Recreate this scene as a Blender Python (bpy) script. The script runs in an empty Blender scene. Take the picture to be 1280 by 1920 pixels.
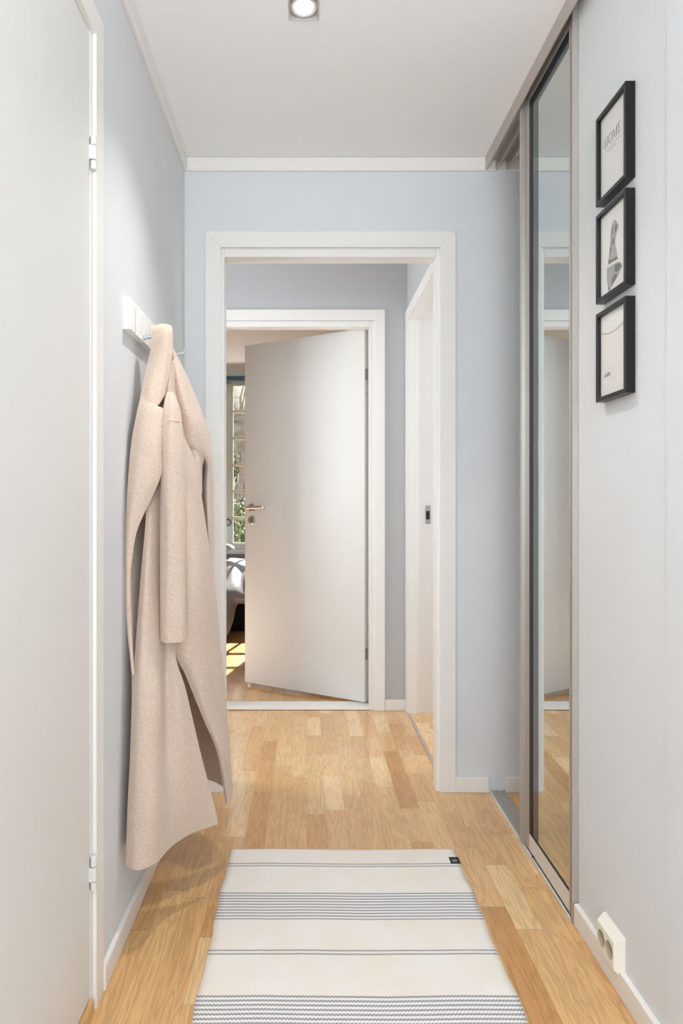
import bpy, bmesh, math, random
from mathutils import Vector, Matrix
random.seed(7)
S = bpy.context.scene
COL = S.collection
R = math.radians

# ------------------------------------------------------------------ camera
F = 1300.0; CX = 575.0; CY = 943.0; EYE = 1.094      # focal length and vanishing point for a 1280 x 1920 frame
cd = bpy.data.cameras.new('camera'); cam = bpy.data.objects.new('camera', cd); COL.objects.link(cam)
cam.location = (0, 0, EYE); cam.rotation_euler = (R(90), 0, 0)
cd.sensor_fit = 'VERTICAL'; cd.sensor_height = 36.0; cd.sensor_width = 24.0
cd.lens = 36.0 * F / 1920.0
cd.shift_x = (640 - CX) / 1920.0
cd.shift_y = -(960 - CY) / 1920.0
cd.clip_start = 0.02; cd.clip_end = 200
S.camera = cam

# ------------------------------------------------------------------ world, sun, assumed hall daylight, added fills, exposure
w = bpy.data.worlds.new('world'); S.world = w; w.use_nodes = True
bgn = w.node_tree.nodes['Background']
bgn.inputs[0].default_value = (0.80, 0.90, 1.0, 1); bgn.inputs[1].default_value = 1.8
S.view_settings.view_transform = 'Standard'; S.view_settings.look = 'None'
S.view_settings.gamma = 1.0; S.view_settings.exposure = 0.10
S.view_settings.use_curve_mapping = False
S.cycles.max_bounces = 12; S.cycles.diffuse_bounces = 8; S.cycles.glossy_bounces = 6
S.cycles.transparent_max_bounces = 12
S.cycles.use_denoising = True
S.cycles.sample_clamp_indirect = 6.0

def lamp(name, kind, loc, energy, color=(1, 1, 1), size=None, size_y=None, direction=None, label=None):
    d = bpy.data.lights.new(name, kind); d.energy = energy; d.color = color
    if kind == 'AREA':
        d.shape = 'RECTANGLE'; d.size = size; d.size_y = size_y or size
    elif kind == 'POINT' or kind == 'SPOT':
        d.shadow_soft_size = size or 0.03
    o = bpy.data.objects.new(name, d); COL.objects.link(o); o.location = loc
    if direction is not None:
        o.rotation_euler = Vector(direction).to_track_quat('-Z', 'Y').to_euler()
    return o

sun = lamp('sun', 'SUN', (3, 12, 8), 25.0, (1.0, 0.97, 0.93), direction=(-0.207, -1.0, -0.597)); sun.data.angle = R(0.5)
lamp('fill_behind', 'AREA', (0.10, -2.7, 1.2), 34.0, (0.81, 0.915, 1.0), 1.7, 2.2, (0, 1, 0.30))  # added frontal fill light, no source known behind the camera
lamp('uplight_fill', 'AREA', (0.12, -0.75, 1.55), 25.0, (0.82, 0.92, 1.0), 0.6, 0.6, (0, 0.50, 1))  # added uplight that brightens the near ceiling and upper walls
lamp('overhead_fill', 'AREA', (0.10, -0.35, 2.38), 13.0, (0.84, 0.94, 1.0), 0.7, 1.1, (0, 0.12, -1))  # added fill from above for floor and walls, no lamp known there
lamp('assumed_hall_daylight', 'AREA', (-1.66, 3.15, 1.45), 30.0, (0.86, 0.94, 1.0), 0.75, 1.3, (1, 0, -0.05))  # added area light for assumed daylight from the left, its source is unseen
lamp('side_room_fill', 'AREA', (2.05, 3.2, 1.5), 18.0, (0.86, 0.94, 1.0), 1.2, 1.6, (-1, 0, 0))  # added light to brighten the side opening, its source is unseen

# ------------------------------------------------------------------ materials
def lin(c):
    return tuple(((v/255.0)/12.92 if v/255.0 <= 0.04045 else (((v/255.0)+0.055)/1.055)**2.4) for v in c)
def mat(name, rgb, rough=0.5, metal=0.0, noise=0.0, nscale=40.0, bump=0.0, bscale=200.0, spec=0.5, emit=None, estr=0.0):
    m = bpy.data.materials.new(name); m.use_nodes = True
    nt = m.node_tree; b = nt.nodes['Principled BSDF']
    c = lin(rgb) + (1,)
    b.inputs['Base Color'].default_value = c
    b.inputs['Roughness'].default_value = rough; b.inputs['Metallic'].default_value = metal
    b.inputs['Specular IOR Level'].default_value = spec
    if emit:
        b.inputs['Emission Color'].default_value = emit + (1,); b.inputs['Emission Strength'].default_value = estr
    if noise or bump:
        tc = nt.nodes.new('ShaderNodeTexCoord')
    if noise:
        n = nt.nodes.new('ShaderNodeTexNoise'); n.inputs['Scale'].default_value = nscale; n.inputs['Detail'].default_value = 4
        nt.links.new(tc.outputs['Object'], n.inputs['Vector'])
        r = nt.nodes.new('ShaderNodeMapRange')
        r.inputs['From Min'].default_value = 0.3; r.inputs['From Max'].default_value = 0.7
        r.inputs['To Min'].default_value = 1 - noise; r.inputs['To Max'].default_value = 1 + noise
        nt.links.new(n.outputs['Fac'], r.inputs['Value'])
        mx = nt.nodes.new('ShaderNodeVectorMath'); mx.operation = 'SCALE'
        mx.inputs[0].default_value = c[:3]
        nt.links.new(r.outputs[0], mx.inputs['Scale'])
        nt.links.new(mx.outputs[0], b.inputs['Base Color'])
    if bump:
        n2 = nt.nodes.new('ShaderNodeTexNoise'); n2.inputs['Scale'].default_value = bscale; n2.inputs['Detail'].default_value = 3
        nt.links.new(tc.outputs['Object'], n2.inputs['Vector'])
        bp = nt.nodes.new('ShaderNodeBump'); bp.inputs['Strength'].default_value = bump; bp.inputs['Distance'].default_value = 0.002
        nt.links.new(n2.outputs['Fac'], bp.inputs['Height']); nt.links.new(bp.outputs[0], b.inputs['Normal'])
    return m

M = {}
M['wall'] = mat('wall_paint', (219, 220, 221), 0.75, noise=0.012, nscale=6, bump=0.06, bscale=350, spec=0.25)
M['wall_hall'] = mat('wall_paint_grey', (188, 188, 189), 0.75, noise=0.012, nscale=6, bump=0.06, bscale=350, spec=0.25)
M['ceiling'] = mat('ceiling_paint', (245, 244, 243), 0.8, noise=0.006, nscale=4, spec=0.2)
M['trim'] = mat('trim_paint', (235, 231, 226), 0.38, noise=0.006, nscale=8, spec=0.4)
M['door'] = mat('door_paint', (221, 218, 213), 0.42, noise=0.008, nscale=5, spec=0.35)
M['alu'] = mat('brushed_aluminium', (196, 192, 186), 0.34, 0.75, noise=0.02, nscale=120)
M['alu_beige'] = mat('champagne_metal', (196, 186, 178), 0.40, 0.55, noise=0.02, nscale=90)
M['alu_white'] = mat('pale_metal', (226, 226, 224), 0.40, 0.2)
M['chrome'] = mat('satin_chrome', (205, 205, 205), 0.22, 0.95)
M['black_gasket'] = mat('black_rubber', (16, 16, 18), 0.5)
M['frame_black'] = mat('black_frame_lacquer', (16, 14, 13), 0.30, noise=0.1, nscale=60, spec=0.4)
M['paper'] = mat('print_paper', (235, 232, 227), 0.7, noise=0.008)
M['ink'] = mat('print_ink', (112, 112, 110), 0.8)
M['ink_light'] = mat('print_ink_pale', (172, 171, 168), 0.8)
M['ink_dark'] = mat('print_ink_dark', (88, 88, 86), 0.8)
M['plastic'] = mat('ivory_plastic', (240, 235, 222), 0.32, spec=0.5)
M['plastic_in'] = mat('socket_recess_plastic', (188, 178, 150), 0.5)
M['smoked'] = mat('smoked_mirror_border', (34, 48, 58), 0.12, 0.0, spec=0.9)
M['dark'] = mat('dark_recess', (38, 34, 30), 0.7)
M['rack'] = mat('white_lacquer', (244, 242, 239), 0.35)
M['hook'] = mat('zinc_hook', (178, 180, 184), 0.3, 0.8)
M['tag'] = mat('black_woven_tag', (30, 30, 38), 0.75, bump=0.3, bscale=900)
M['tag_text'] = mat('tag_thread', (165, 170, 180), 0.8)
M['lamp_metal'] = mat('lamp_housing', (214, 212, 208), 0.35, 0.2)
M['lamp_lens'] = mat('lamp_lens', (255, 255, 255), 0.4, emit=(1.0, 0.97, 0.92), estr=9.0)
M['blind'] = mat('blue_blind_fabric', (62, 96, 118), 0.7)
M['sage'] = mat('sage_window_paint', (214, 222, 215), 0.45)
M['bar'] = mat('cream_glazing_bar', (238, 232, 210), 0.45)
M['bed_shade'] = mat('black_under_bed_shade', (14, 13, 14), 0.8)  # black colour stands for the shade under the bed
M['sheet'] = mat('mattress_cover', (225, 226, 230), 0.8)
M['duvet'] = mat('grey_satin_duvet', (128, 126, 130), 0.42, noise=0.08, nscale=14, bump=0.3, bscale=30, spec=0.6)
M['pillow'] = mat('grey_cotton_pillow', (188, 190, 196), 0.8, noise=0.04, nscale=10)
M['bark'] = mat('pale_bark', (128, 114, 98), 0.9, noise=0.3, nscale=20)
M['shrub'] = mat('shrub_leaf', (88, 98, 58), 0.8, noise=0.4, nscale=9)
M['ledge'] = mat('outer_ledge', (214, 208, 220), 0.6)

def wool(name, rgb):
    m = mat(name, rgb, 0.95, spec=0.15)
    nt = m.node_tree; b = nt.nodes['Principled BSDF']
    tc = nt.nodes.new('ShaderNodeTexCoord')
    n = nt.nodes.new('ShaderNodeTexNoise'); n.inputs['Scale'].default_value = 420; n.inputs['Detail'].default_value = 3
    n3 = nt.nodes.new('ShaderNodeTexNoise'); n3.inputs['Scale'].default_value = 140; n3.inputs['Detail'].default_value = 4
    nt.links.new(tc.outputs['Object'], n.inputs['Vector']); nt.links.new(tc.outputs['Object'], n3.inputs['Vector'])
    cr = nt.nodes.new('ShaderNodeValToRGB')
    cr.color_ramp.elements[0].position = 0.28; cr.color_ramp.elements[1].position = 0.72
    a = lin(tuple(int(v*0.86) for v in rgb)); c = lin(tuple(min(255, int(v*1.07)) for v in rgb))
    cr.color_ramp.elements[0].color = a + (1,); cr.color_ramp.elements[1].color = c + (1,)
    ad = nt.nodes.new('ShaderNodeMath'); ad.operation = 'MULTIPLY_ADD'; ad.inputs[1].default_value = 0.75
    ml = nt.nodes.new('ShaderNodeMath'); ml.operation = 'MULTIPLY'; ml.inputs[1].default_value = 0.25
    nt.links.new(n3.outputs['Fac'], ml.inputs[0]); nt.links.new(n.outputs['Fac'], ad.inputs[0]); nt.links.new(ml.outputs[0], ad.inputs[2])
    nt.links.new(ad.outputs[0], cr.inputs['Fac']); nt.links.new(cr.outputs[0], b.inputs['Base Color'])
    bp = nt.nodes.new('ShaderNodeBump'); bp.inputs['Strength'].default_value = 0.35; bp.inputs['Distance'].default_value = 0.0015
    nt.links.new(n.outputs['Fac'], bp.inputs['Height']); nt.links.new(bp.outputs[0], b.inputs['Normal'])
    b.inputs['Sheen Weight'].default_value = 0.25; b.inputs['Sheen Roughness'].default_value = 0.5
    return m
M['wool'] = wool('beige_wool', (214, 191, 174))
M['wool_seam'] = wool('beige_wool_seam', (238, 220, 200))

def mirror_mat():
    m = bpy.data.materials.new('mirror_glass'); m.use_nodes = True
    b = m.node_tree.nodes['Principled BSDF']
    b.inputs['Base Color'].default_value = (0.66, 0.71, 0.71, 1); b.inputs['Metallic'].default_value = 1
    b.inputs['Roughness'].default_value = 0.01
    return m
M['mirror'] = mirror_mat()

def glass_mat(name, fac):
    m = bpy.data.materials.new(name); m.use_nodes = True
    nt = m.node_tree; nt.nodes.clear()
    o = nt.nodes.new('ShaderNodeOutputMaterial'); mx = nt.nodes.new('ShaderNodeMixShader')
    t = nt.nodes.new('ShaderNodeBsdfTransparent'); g = nt.nodes.new('ShaderNodeBsdfGlossy')
    g.inputs['Roughness'].default_value = 0.02
    lw = nt.nodes.new('ShaderNodeLayerWeight'); pw = nt.nodes.new('ShaderNodeMath'); pw.operation = 'POWER'; pw.inputs[1].default_value = 5.0
    sc = nt.nodes.new('ShaderNodeMath'); sc.operation = 'MULTIPLY_ADD'; sc.inputs[1].default_value = 0.5; sc.inputs[2].default_value = fac
    lw.inputs['Blend'].default_value = 0.5
    nt.links.new(lw.outputs['Facing'], pw.inputs[0]); nt.links.new(pw.outputs[0], sc.inputs[0]); nt.links.new(sc.outputs[0], mx.inputs[0])
    nt.links.new(t.outputs[0], mx.inputs[1]); nt.links.new(g.outputs[0], mx.inputs[2]); nt.links.new(mx.outputs[0], o.inputs[0])
    return m
M['glass'] = glass_mat('clear_glass', 0.03)

def oak(name, base=(1, 1, 1), width=0.0672, length=0.37, rough=0.24):
    """three-strip oak parquet, strips running away from the camera (object Y)"""
    m = bpy.data.materials.new(name); m.use_nodes = True
    nt = m.node_tree; N = nt.nodes; L = nt.links; b = N['Principled BSDF']
    tc = N.new('ShaderNodeTexCoord'); sp = N.new('ShaderNodeSeparateXYZ'); L.new(tc.outputs['Object'], sp.inputs[0])
    def mth(op, a, bb=None, c=None):
        n = N.new('ShaderNodeMath'); n.operation = op
        for i, v in enumerate((a, bb, c)):
            if v is None: continue
            if hasattr(v, 'is_linked') or hasattr(v, 'links'): L.new(v, n.inputs[i])
            else: n.inputs[i].default_value = v
        return n.outputs[0]
    u = mth('DIVIDE', sp.outputs['X'], width); col = mth('FLOOR', u); fu = mth('SUBTRACT', u, col)
    wn = N.new('ShaderNodeTexWhiteNoise'); wn.noise_dimensions = '1D'; L.new(col, wn.inputs['W'])
    off = mth('MULTIPLY', wn.outputs['Value'], 3.7)
    v0 = mth('ADD', mth('DIVIDE', sp.outputs['Y'], length), off)
    # uneven block lengths
    sn = mth('MULTIPLY', mth('SINE', mth('MULTIPLY', v0, 2.3)), 0.28)
    v = mth('ADD', v0, sn); row = mth('FLOOR', v); fv = mth('SUBTRACT', v, row)
    cmb = N.new('ShaderNodeCombineXYZ'); L.new(col, cmb.inputs[0]); L.new(row, cmb.inputs[1])
    w2 = N.new('ShaderNodeTexWhiteNoise'); w2.noise_dimensions = '3D'; L.new(cmb.outputs[0], w2.inputs['Vector'])
    # grain
    sc = N.new('ShaderNodeVectorMath'); sc.operation = 'MULTIPLY'; sc.inputs[1].default_value = (34, 3.0, 1)
    L.new(tc.outputs['Object'], sc.inputs[0])
    rs = N.new('ShaderNodeVectorMath'); rs.operation = 'SCALE'; rs.inputs['Scale'].default_value = 17.0; L.new(w2.outputs['Color'], rs.inputs[0])
    ad = N.new('ShaderNodeVectorMath'); ad.operation = 'ADD'; L.new(sc.outputs[0], ad.inputs[0]); L.new(rs.outputs[0], ad.inputs[1])
    g1 = N.new('ShaderNodeTexNoise'); g1.inputs['Scale'].default_value = 0.9; g1.inputs['Detail'].default_value = 3; g1.inputs['Roughness'].default_value = 0.5
    g1.inputs['Distortion'].default_value = 0.5
    L.new(ad.outputs[0], g1.inputs['Vector'])
    rings = mth('MULTIPLY', g1.outputs['Fac'], 46.0)
    ring = mth('MULTIPLY_ADD', mth('SINE', rings), 0.5, 0.5)
    ring = mth('POWER', ring, 1.6)
    sc2 = N.new('ShaderNodeVectorMath'); sc2.operation = 'MULTIPLY'; sc2.inputs[1].default_value = (420, 12, 1)
    L.new(tc.outputs['Object'], sc2.inputs[0])
    g2 = N.new('ShaderNodeTexNoise'); g2.inputs['Scale'].default_value = 1.0; g2.inputs['Detail'].default_value = 3
    L.new(sc2.outputs[0], g2.inputs['Vector'])
    cr = N.new('ShaderNodeValToRGB'); e = cr.color_ramp.elements
    cols = [(0.0, (196, 144, 88)), (0.25, (213, 166, 110)), (0.55, (221, 178, 124)), (0.8, (209, 162, 110)), (1.0, (229, 192, 142))]
    e[0].position, e[0].color = 0.0, tuple(a*bb for a, bb in zip(lin(cols[0][1]), base)) + (1,)
    e[1].position, e[1].color = 1.0, tuple(a*bb for a, bb in zip(lin(cols[-1][1]), base)) + (1,)
    for p, c in cols[1:-1]:
        x = e.new(p); x.color = tuple(a*bb for a, bb in zip(lin(c), base)) + (1,)
    L.new(w2.outputs['Value'], cr.inputs['Fac'])
    k = mth('MULTIPLY_ADD', ring, -0.20, 1.06)
    k2 = mth('MULTIPLY_ADD', g2.outputs['Fac'], 0.34, 0.83)
    kk = mth('MULTIPLY', k, k2)
    # joints
    eu = mth('LESS_THAN', mth('MINIMUM', fu, mth('SUBTRACT', 1.0, fu)), 0.008)
    ev = mth('LESS_THAN', mth('MINIMUM', fv, mth('SUBTRACT', 1.0, fv)), 0.0022)
    jt = mth('MAXIMUM', eu, ev)
    kk = mth('MULTIPLY', kk, mth('MULTIPLY_ADD', jt, -0.30, 1.0))
    mx = N.new('ShaderNodeVectorMath'); mx.operation = 'SCALE'; L.new(cr.outputs[0], mx.inputs[0]); L.new(kk, mx.inputs['Scale'])
    L.new(mx.outputs[0], b.inputs['Base Color'])
    b.inputs['Roughness'].default_value = rough
    b.inputs['Specular IOR Level'].default_value = 0.5
    b.inputs['Coat Weight'].default_value = 0.45; b.inputs['Coat Roughness'].default_value = 0.10
    return m
M['oak'] = oak('oak_parquet')
M['oak2'] = oak('oak_parquet_pale', base=(1.12, 1.12, 1.14))
M['oak_sill'] = oak('oak_threshold', base=(0.92, 0.86, 0.80), width=0.3, length=3.0, rough=0.35)

def rug_mat():
    m = bpy.data.materials.new('striped_flat_weave'); m.use_nodes = True
    nt = m.node_tree; N = nt.nodes; L = nt.links; b = N['Principled BSDF']
    tc = N.new('ShaderNodeTexCoord'); sp = N.new('ShaderNodeSeparateXYZ'); L.new(tc.outputs['Object'], sp.inputs[0])
    def mth(op, a, bb=None, c=None):
        n = N.new('ShaderNodeMath'); n.operation = op
        for i, v in enumerate((a, bb, c)):
            if v is None: continue
            if hasattr(v, 'links'): L.new(v, n.inputs[i])
            else: n.inputs[i].default_value = v
        return n.outputs[0]
    x, y = sp.outputs['X'], sp.outputs['Y']
    # zigzag of the weft, 8 mm period
    zz = mth('PINGPONG', x, 0.0040)
    nz = N.new('ShaderNodeTexNoise'); nz.inputs['Scale'].default_value = 3.0; L.new(tc.outputs['Object'], nz.inputs['Vector'])
    d = mth('ADD', mth('MULTIPLY', zz, 0.75), mth('MULTIPLY', nz.outputs['Fac'], 0.010))
    yy = mth('ADD', y, mth('SUBTRACT', d, 0.006))
    # distance from the far end, repeated every 0.405 m
    t = mth('MODULO', mth('SUBTRACT', 0.0, yy), 0.405)
    # thin pair around t = 0.083..0.108; band around 0.236..0.372
    def inside(a, c): return mth('MULTIPLY', mth('GREATER_THAN', t, a), mth('LESS_THAN', t, c))
    l1 = mth('MAXIMUM', inside(0.086, 0.0912), inside(0.0995, 0.1047))
    ph = mth('FRACT', mth('DIVIDE', mth('SUBTRACT', t, 0.243), 0.0132))
    band = inside(0.243, 0.243 + 0.0132*9.4)
    l2 = mth('MULTIPLY', band, mth('LESS_THAN', ph, 0.45))
    line = mth('MAXIMUM', l1, l2)
    # weave
    wx = mth('SINE', mth('MULTIPLY', x, 1570.0)); wy = mth('SINE', mth('MULTIPLY', yy, 1700.0))
    wv = mth('MULTIPLY', wx, wy)
    n2 = N.new('ShaderNodeTexNoise'); n2.inputs['Scale'].default_value = 7.0; n2.inputs['Detail'].default_value = 5; L.new(tc.outputs['Object'], n2.inputs['Vector'])
    cr = N.new('ShaderNodeValToRGB'); cr.color_ramp.elements[0].position = 0.35; cr.color_ramp.elements[1].position = 0.7
    cr.color_ramp.elements[0].color = lin((249, 243, 237)) + (1,); cr.color_ramp.elements[1].color = lin((248, 237, 224)) + (1,)
    L.new(n2.outputs['Fac'], cr.inputs['Fac'])
    mb = N.new('ShaderNodeMixRGB'); L.new(band, mb.inputs[0]); L.new(cr.outputs[0], mb.inputs[1]); mb.inputs[2].default_value = lin((248, 244, 241)) + (1,)
    ml = N.new('ShaderNodeMixRGB'); L.new(mth('MULTIPLY', line, 0.86), ml.inputs[0]); L.new(mb.outputs[0], ml.inputs[1]); ml.inputs[2].default_value = lin((150, 149, 151)) + (1,)
    sc = N.new('ShaderNodeVectorMath'); sc.operation = 'SCALE'; L.new(ml.outputs[0], sc.inputs[0])
    L.new(mth('MULTIPLY_ADD', wv, 0.055, 0.97), sc.inputs['Scale'])
    L.new(sc.outputs[0], b.inputs['Base Color'])
    b.inputs['Roughness'].default_value = 0.95; b.inputs['Specular IOR Level'].default_value = 0.1
    bp = N.new('ShaderNodeBump'); bp.inputs['Strength'].default_value = 0.5; bp.inputs['Distance'].default_value = 0.001
    L.new(wv, bp.inputs['Height']); L.new(bp.outputs[0], b.inputs['Normal'])
    return m
M['rug'] = rug_mat()

def bank_mat():
    m = mat('leafy_bank', (150, 135, 115), 0.95)
    nt = m.node_tree; N = nt.nodes; L = nt.links; b = N['Principled BSDF']
    tc = N.new('ShaderNodeTexCoord')
    n = N.new('ShaderNodeTexNoise'); n.inputs['Scale'].default_value = 3.5; n.inputs['Detail'].default_value = 8; n.inputs['Roughness'].default_value = 0.75
    L.new(tc.outputs['Object'], n.inputs['Vector'])
    cr = N.new('ShaderNodeValToRGB'); e = cr.color_ramp.elements
    e[0].position = 0.3; e[0].color = lin((78, 70, 58)) + (1,); e[1].position = 0.72; e[1].color = lin((160, 146, 126)) + (1,)
    x = e.new(0.5); x.color = lin((122, 110, 92)) + (1,)
    L.new(n.outputs['Fac'], cr.inputs['Fac']); L.new(cr.outputs[0], b.inputs['Base Color'])
    return m
M['bank'] = bank_mat()

# ------------------------------------------------------------------ helpers
def tag(o, label=None, cat=None, group=None, kind=None):
    if label: o['label'] = label
    if cat: o['category'] = cat
    if group: o['group'] = group
    if kind: o['kind'] = kind
    return o

def empty(name, loc, label, cat, group=None, kind=None):
    o = bpy.data.objects.new(name, None); COL.objects.link(o); o.location = loc; o.empty_display_size = 0.05
    return tag(o, label, cat, group, kind)

class MB:
    """collects shapes in world coordinates; build() links them as ONE mesh object"""
    def __init__(s): s.bm = bmesh.new()
    def box(s, x0, x1, y0, y1, z0, z1):
        r = bmesh.ops.create_cube(s.bm, size=1.0)
        for v in r['verts']:
            v.co = Vector(((x0+x1)/2 + v.co.x*abs(x1-x0), (y0+y1)/2 + v.co.y*abs(y1-y0), (z0+z1)/2 + v.co.z*abs(z1-z0)))
        return s
    def prism(s, pts, ext):
        """closed polygon of 3D points pushed along ext"""
        e = Vector(ext); a = [s.bm.verts.new(Vector(p)) for p in pts]; b = [s.bm.verts.new(Vector(p)+e) for p in pts]
        n = len(pts); s.bm.faces.new(a[::-1]); s.bm.faces.new(b)
        for i in range(n): s.bm.faces.new((a[i], a[(i+1) % n], b[(i+1) % n], b[i]))
        return s
    def cyl(s, p0, p1, r0, r1=None, seg=24, caps=True):
        p0, p1 = Vector(p0), Vector(p1); d = p1 - p0
        r = bmesh.ops.create_cone(s.bm, cap_ends=caps, segments=seg, radius1=r0, radius2=r0 if r1 is None else r1, depth=d.length)
        q = d.to_track_quat('Z', 'Y').to_matrix().to_4x4()
        bmesh.ops.transform(s.bm, matrix=Matrix.Translation((p0+p1)/2) @ q, verts=r['verts'])
        return s
    def torus(s, c, axis, R_, r_, seg=40, sub=10, a0=0, a1=2*math.pi):
        q = Vector(axis).to_track_quat('Z', 'Y').to_matrix(); c = Vector(c); full = abs(a1-a0-2*math.pi) < 1e-6
        rings = []
        for i in range(seg if full else seg+1):
            a = a0 + (a1-a0)*i/seg
            rings.append([s.bm.verts.new(c + q @ Vector(((R_+r_*math.cos(t))*math.cos(a), (R_+r_*math.cos(t))*math.sin(a), r_*math.sin(t))))
                          for t in [2*math.pi*j/sub for j in range(sub)]])
        n = len(rings)
        for i in range(n if full else n-1):
            A, B = rings[i], rings[(i+1) % n]
            for j in range(sub): s.bm.faces.new((A[j], A[(j+1) % sub], B[(j+1) % sub], B[j]))
        return s
    def tube(s, pts, r, seg=8):
        for a, b in zip(pts[:-1], pts[1:]):
            s.cyl(a, b, r, seg=seg); 
        return s
    def grid(s, G, close_u=False):
        V = [[s.bm.verts.new(Vector(p)) for p in row] for row in G]
        for i in range(len(V)-1):
            n = len(V[i])
            for j in range(n if close_u else n-1):
                s.bm.faces.new((V[i][j], V[i][(j+1) % n], V[i+1][(j+1) % n], V[i+1][j]))
        return s
    def lathe(s, prof, c, axis, seg=40):
        q = Vector(axis).to_track_quat('Z', 'Y').to_matrix(); c = Vector(c)
        G = [[c + q @ Vector((r*math.cos(2*math.pi*j/seg), r*math.sin(2*math.pi*j/seg), h)) for j in range(seg)] for r, h in prof]
        return s.grid(G, close_u=True)
    def build(s, name, m, parent=None, bevel=0.0, smooth=False, solid=0.0, subd=0, segs=2, split=False):
        bmesh.ops.recalc_face_normals(s.bm, faces=s.bm.faces)
        # origin: at the parent's base, or (for own things) at the middle of the foot of the shape
        if parent is not None: org = parent_world(parent)
        else:
            xs = [v.co for v in s.bm.verts]
            org = Vector(((min(p.x for p in xs)+max(p.x for p in xs))/2, (min(p.y for p in xs)+max(p.y for p in xs))/2, min(p.z for p in xs)))
        if m in (M['oak'], M['oak2'], M['oak_sill'], M['bank']): org = Vector((0, 0, 0)) if parent is None else org
        for v in s.bm.verts: v.co -= org
        me = bpy.data.meshes.new(name); s.bm.to_mesh(me); s.bm.free()
        me.materials.append(m)
        o = bpy.data.objects.new(name, me); COL.objects.link(o)
        if parent is not None: o.parent = parent
        else: o.location = org
        if smooth:
            for p in me.polygons: p.use_smooth = True
        if bevel:
            b = o.modifiers.new('bevel', 'BEVEL'); b.width = bevel; b.segments = segs; b.limit_method = 'ANGLE'; b.angle_limit = R(35)
        if solid:
            q = o.modifiers.new('solid', 'SOLIDIFY'); q.thickness = solid; q.offset = 0
        if split:
            q = o.modifiers.new('split', 'EDGE_SPLIT'); q.split_angle = R(50)
        if subd:
            q = o.modifiers.new('sub', 'SUBSURF'); q.levels = subd; q.render_levels = subd
        return o
def parent_world(p):
    v = Vector(p.location)
    if p.parent is not None: v = v + parent_world(p.parent)
    return v

def at(px, py, Y):
    """point at distance Y seen at (px, py) of the photograph"""
    return Vector(((px-CX)*Y/F, Y, EYE + (CY-py)*Y/F))
def cr(p0, p1, p2, p3, t):
    return 0.5*((2*p1) + (p2-p0)*t + (2*p0-5*p1+4*p2-p3)*t*t + (3*p1-p0-3*p2+p3)*t*t*t)
def spl(P, n):
    out = []; k = len(P)
    for i in range(k-1):
        a = P[i-1] if i > 0 else P[i]*2-P[i+1]; d = P[i+2] if i+2 < k else P[i+1]*2-P[i]
        for j in range(n): out.append(cr(a, P[i], P[i+1], d, j/n))
    out.append(P[-1]); return out
def surf(rows, nu=6, nv=6):
    pts = [[at(*p) for p in r] for r in rows]
    across = [spl(r, nu) for r in pts]
    cols = [spl([across[i][j] for i in range(len(across))], nv) for j in range(len(across[0]))]
    return [[cols[j][i] for j in range(len(cols))] for i in range(len(cols[0]))]

def struct(mb, name, m, label, cat, **k):
    return tag(mb.build(name, m, **k), label, cat, kind='structure')

# ------------------------------------------------------------------ the setting: floors and ceilings
CE = 2.40; WL = -0.463; WR = 0.705; YB = 2.629; YB2 = 2.729; YF = 3.66; YF2 = 3.775
struct(MB().box(-0.58, 0.80, -1.3, YF, -0.06, 0).box(0.80, 1.38, 1.35, YB, -0.06, 0).box(-1.45, -0.58, YB, YF, -0.06, 0),
       'floor', M['oak'], 'oak three-strip parquet floor of the hallway', 'floor')
struct(MB().box(0.80, 2.6, YB2, 4.2, -0.06, 0.0).box(0.533, 0.80, YB+0.1, YF, 0.0, 0.0015), 'floor_side', M['oak2'],
       'pale wood floor of the room right of the inner hall', 'floor')
struct(MB().box(-3.2, 1.6, YF, 6.60, -0.06, 0.0), 'floor_bedroom', M['oak'], 'sunlit oak floor of the bedroom', 'floor')
lx, ly, lh = -0.008, 1.835, 0.0405     # recess of the downlight
struct(MB().box(-0.60, lx-lh, -1.3, YB, CE, CE+0.12).box(lx+lh, 1.38, -1.3, YB, CE, CE+0.12)
       .box(lx-lh, lx+lh, -1.3, ly-lh, CE, CE+0.12).box(lx-lh, lx+lh, ly+lh, YB, CE, CE+0.12), 'ceiling', M['ceiling'], 'white painted ceiling of the hallway', 'ceiling')
struct(MB().box(-1.45, 2.6, YB, YF2, CE, CE+0.12), 'ceiling_hall', M['ceiling'], 'ceiling of the small inner hall', 'ceiling')
struct(MB().box(-3.2, 1.6, YF2, 6.8, CE, CE+0.12), 'ceiling_bedroom', M['ceiling'], 'ceiling of the bedroom', 'ceiling')

# left wall with door opening (door leaf Y 0.62 .. 1.482)
D1a, D1b, D1h = 0.60, 1.490, 2.108
struct(MB().box(WL-0.12, WL, D1b, YB, 0, CE).box(WL-0.12, WL, D1a, D1b, D1h, CE).box(WL-0.12, WL, -1.3, D1a, 0, CE), 'wall_left', M['wall'],
       'pale grey painted wall on the left of the hallway', 'wall')
# back wall with doorway
OX0, OX1, OZ = -0.312, 0.490, 2.026
struct(MB().box(WL-0.12, OX0-0.03, YB, YB2, 0, CE).box(OX1+0.03, 1.38, YB, YB2, 0, CE).box(OX0-0.03, OX1+0.03, YB, YB2, OZ+0.03, CE), 'wall_back', M['wall'],
       'pale grey wall around the white open doorway', 'wall')
# right wall and wardrobe niche walls
struct(MB().box(WR, WR+0.09, 1.354, 1.80, 0, CE).box(WR-0.003, WR+0.09, -1.3, 1.354, 0, CE).box(1.29, 1.38, 1.80, YB, 0, CE).box(WR+0.09, 1.38, 1.71, 1.80, 0, CE),
       'wall_right', M['wall'], 'pale grey wall on the right with three pictures', 'wall')
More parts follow.
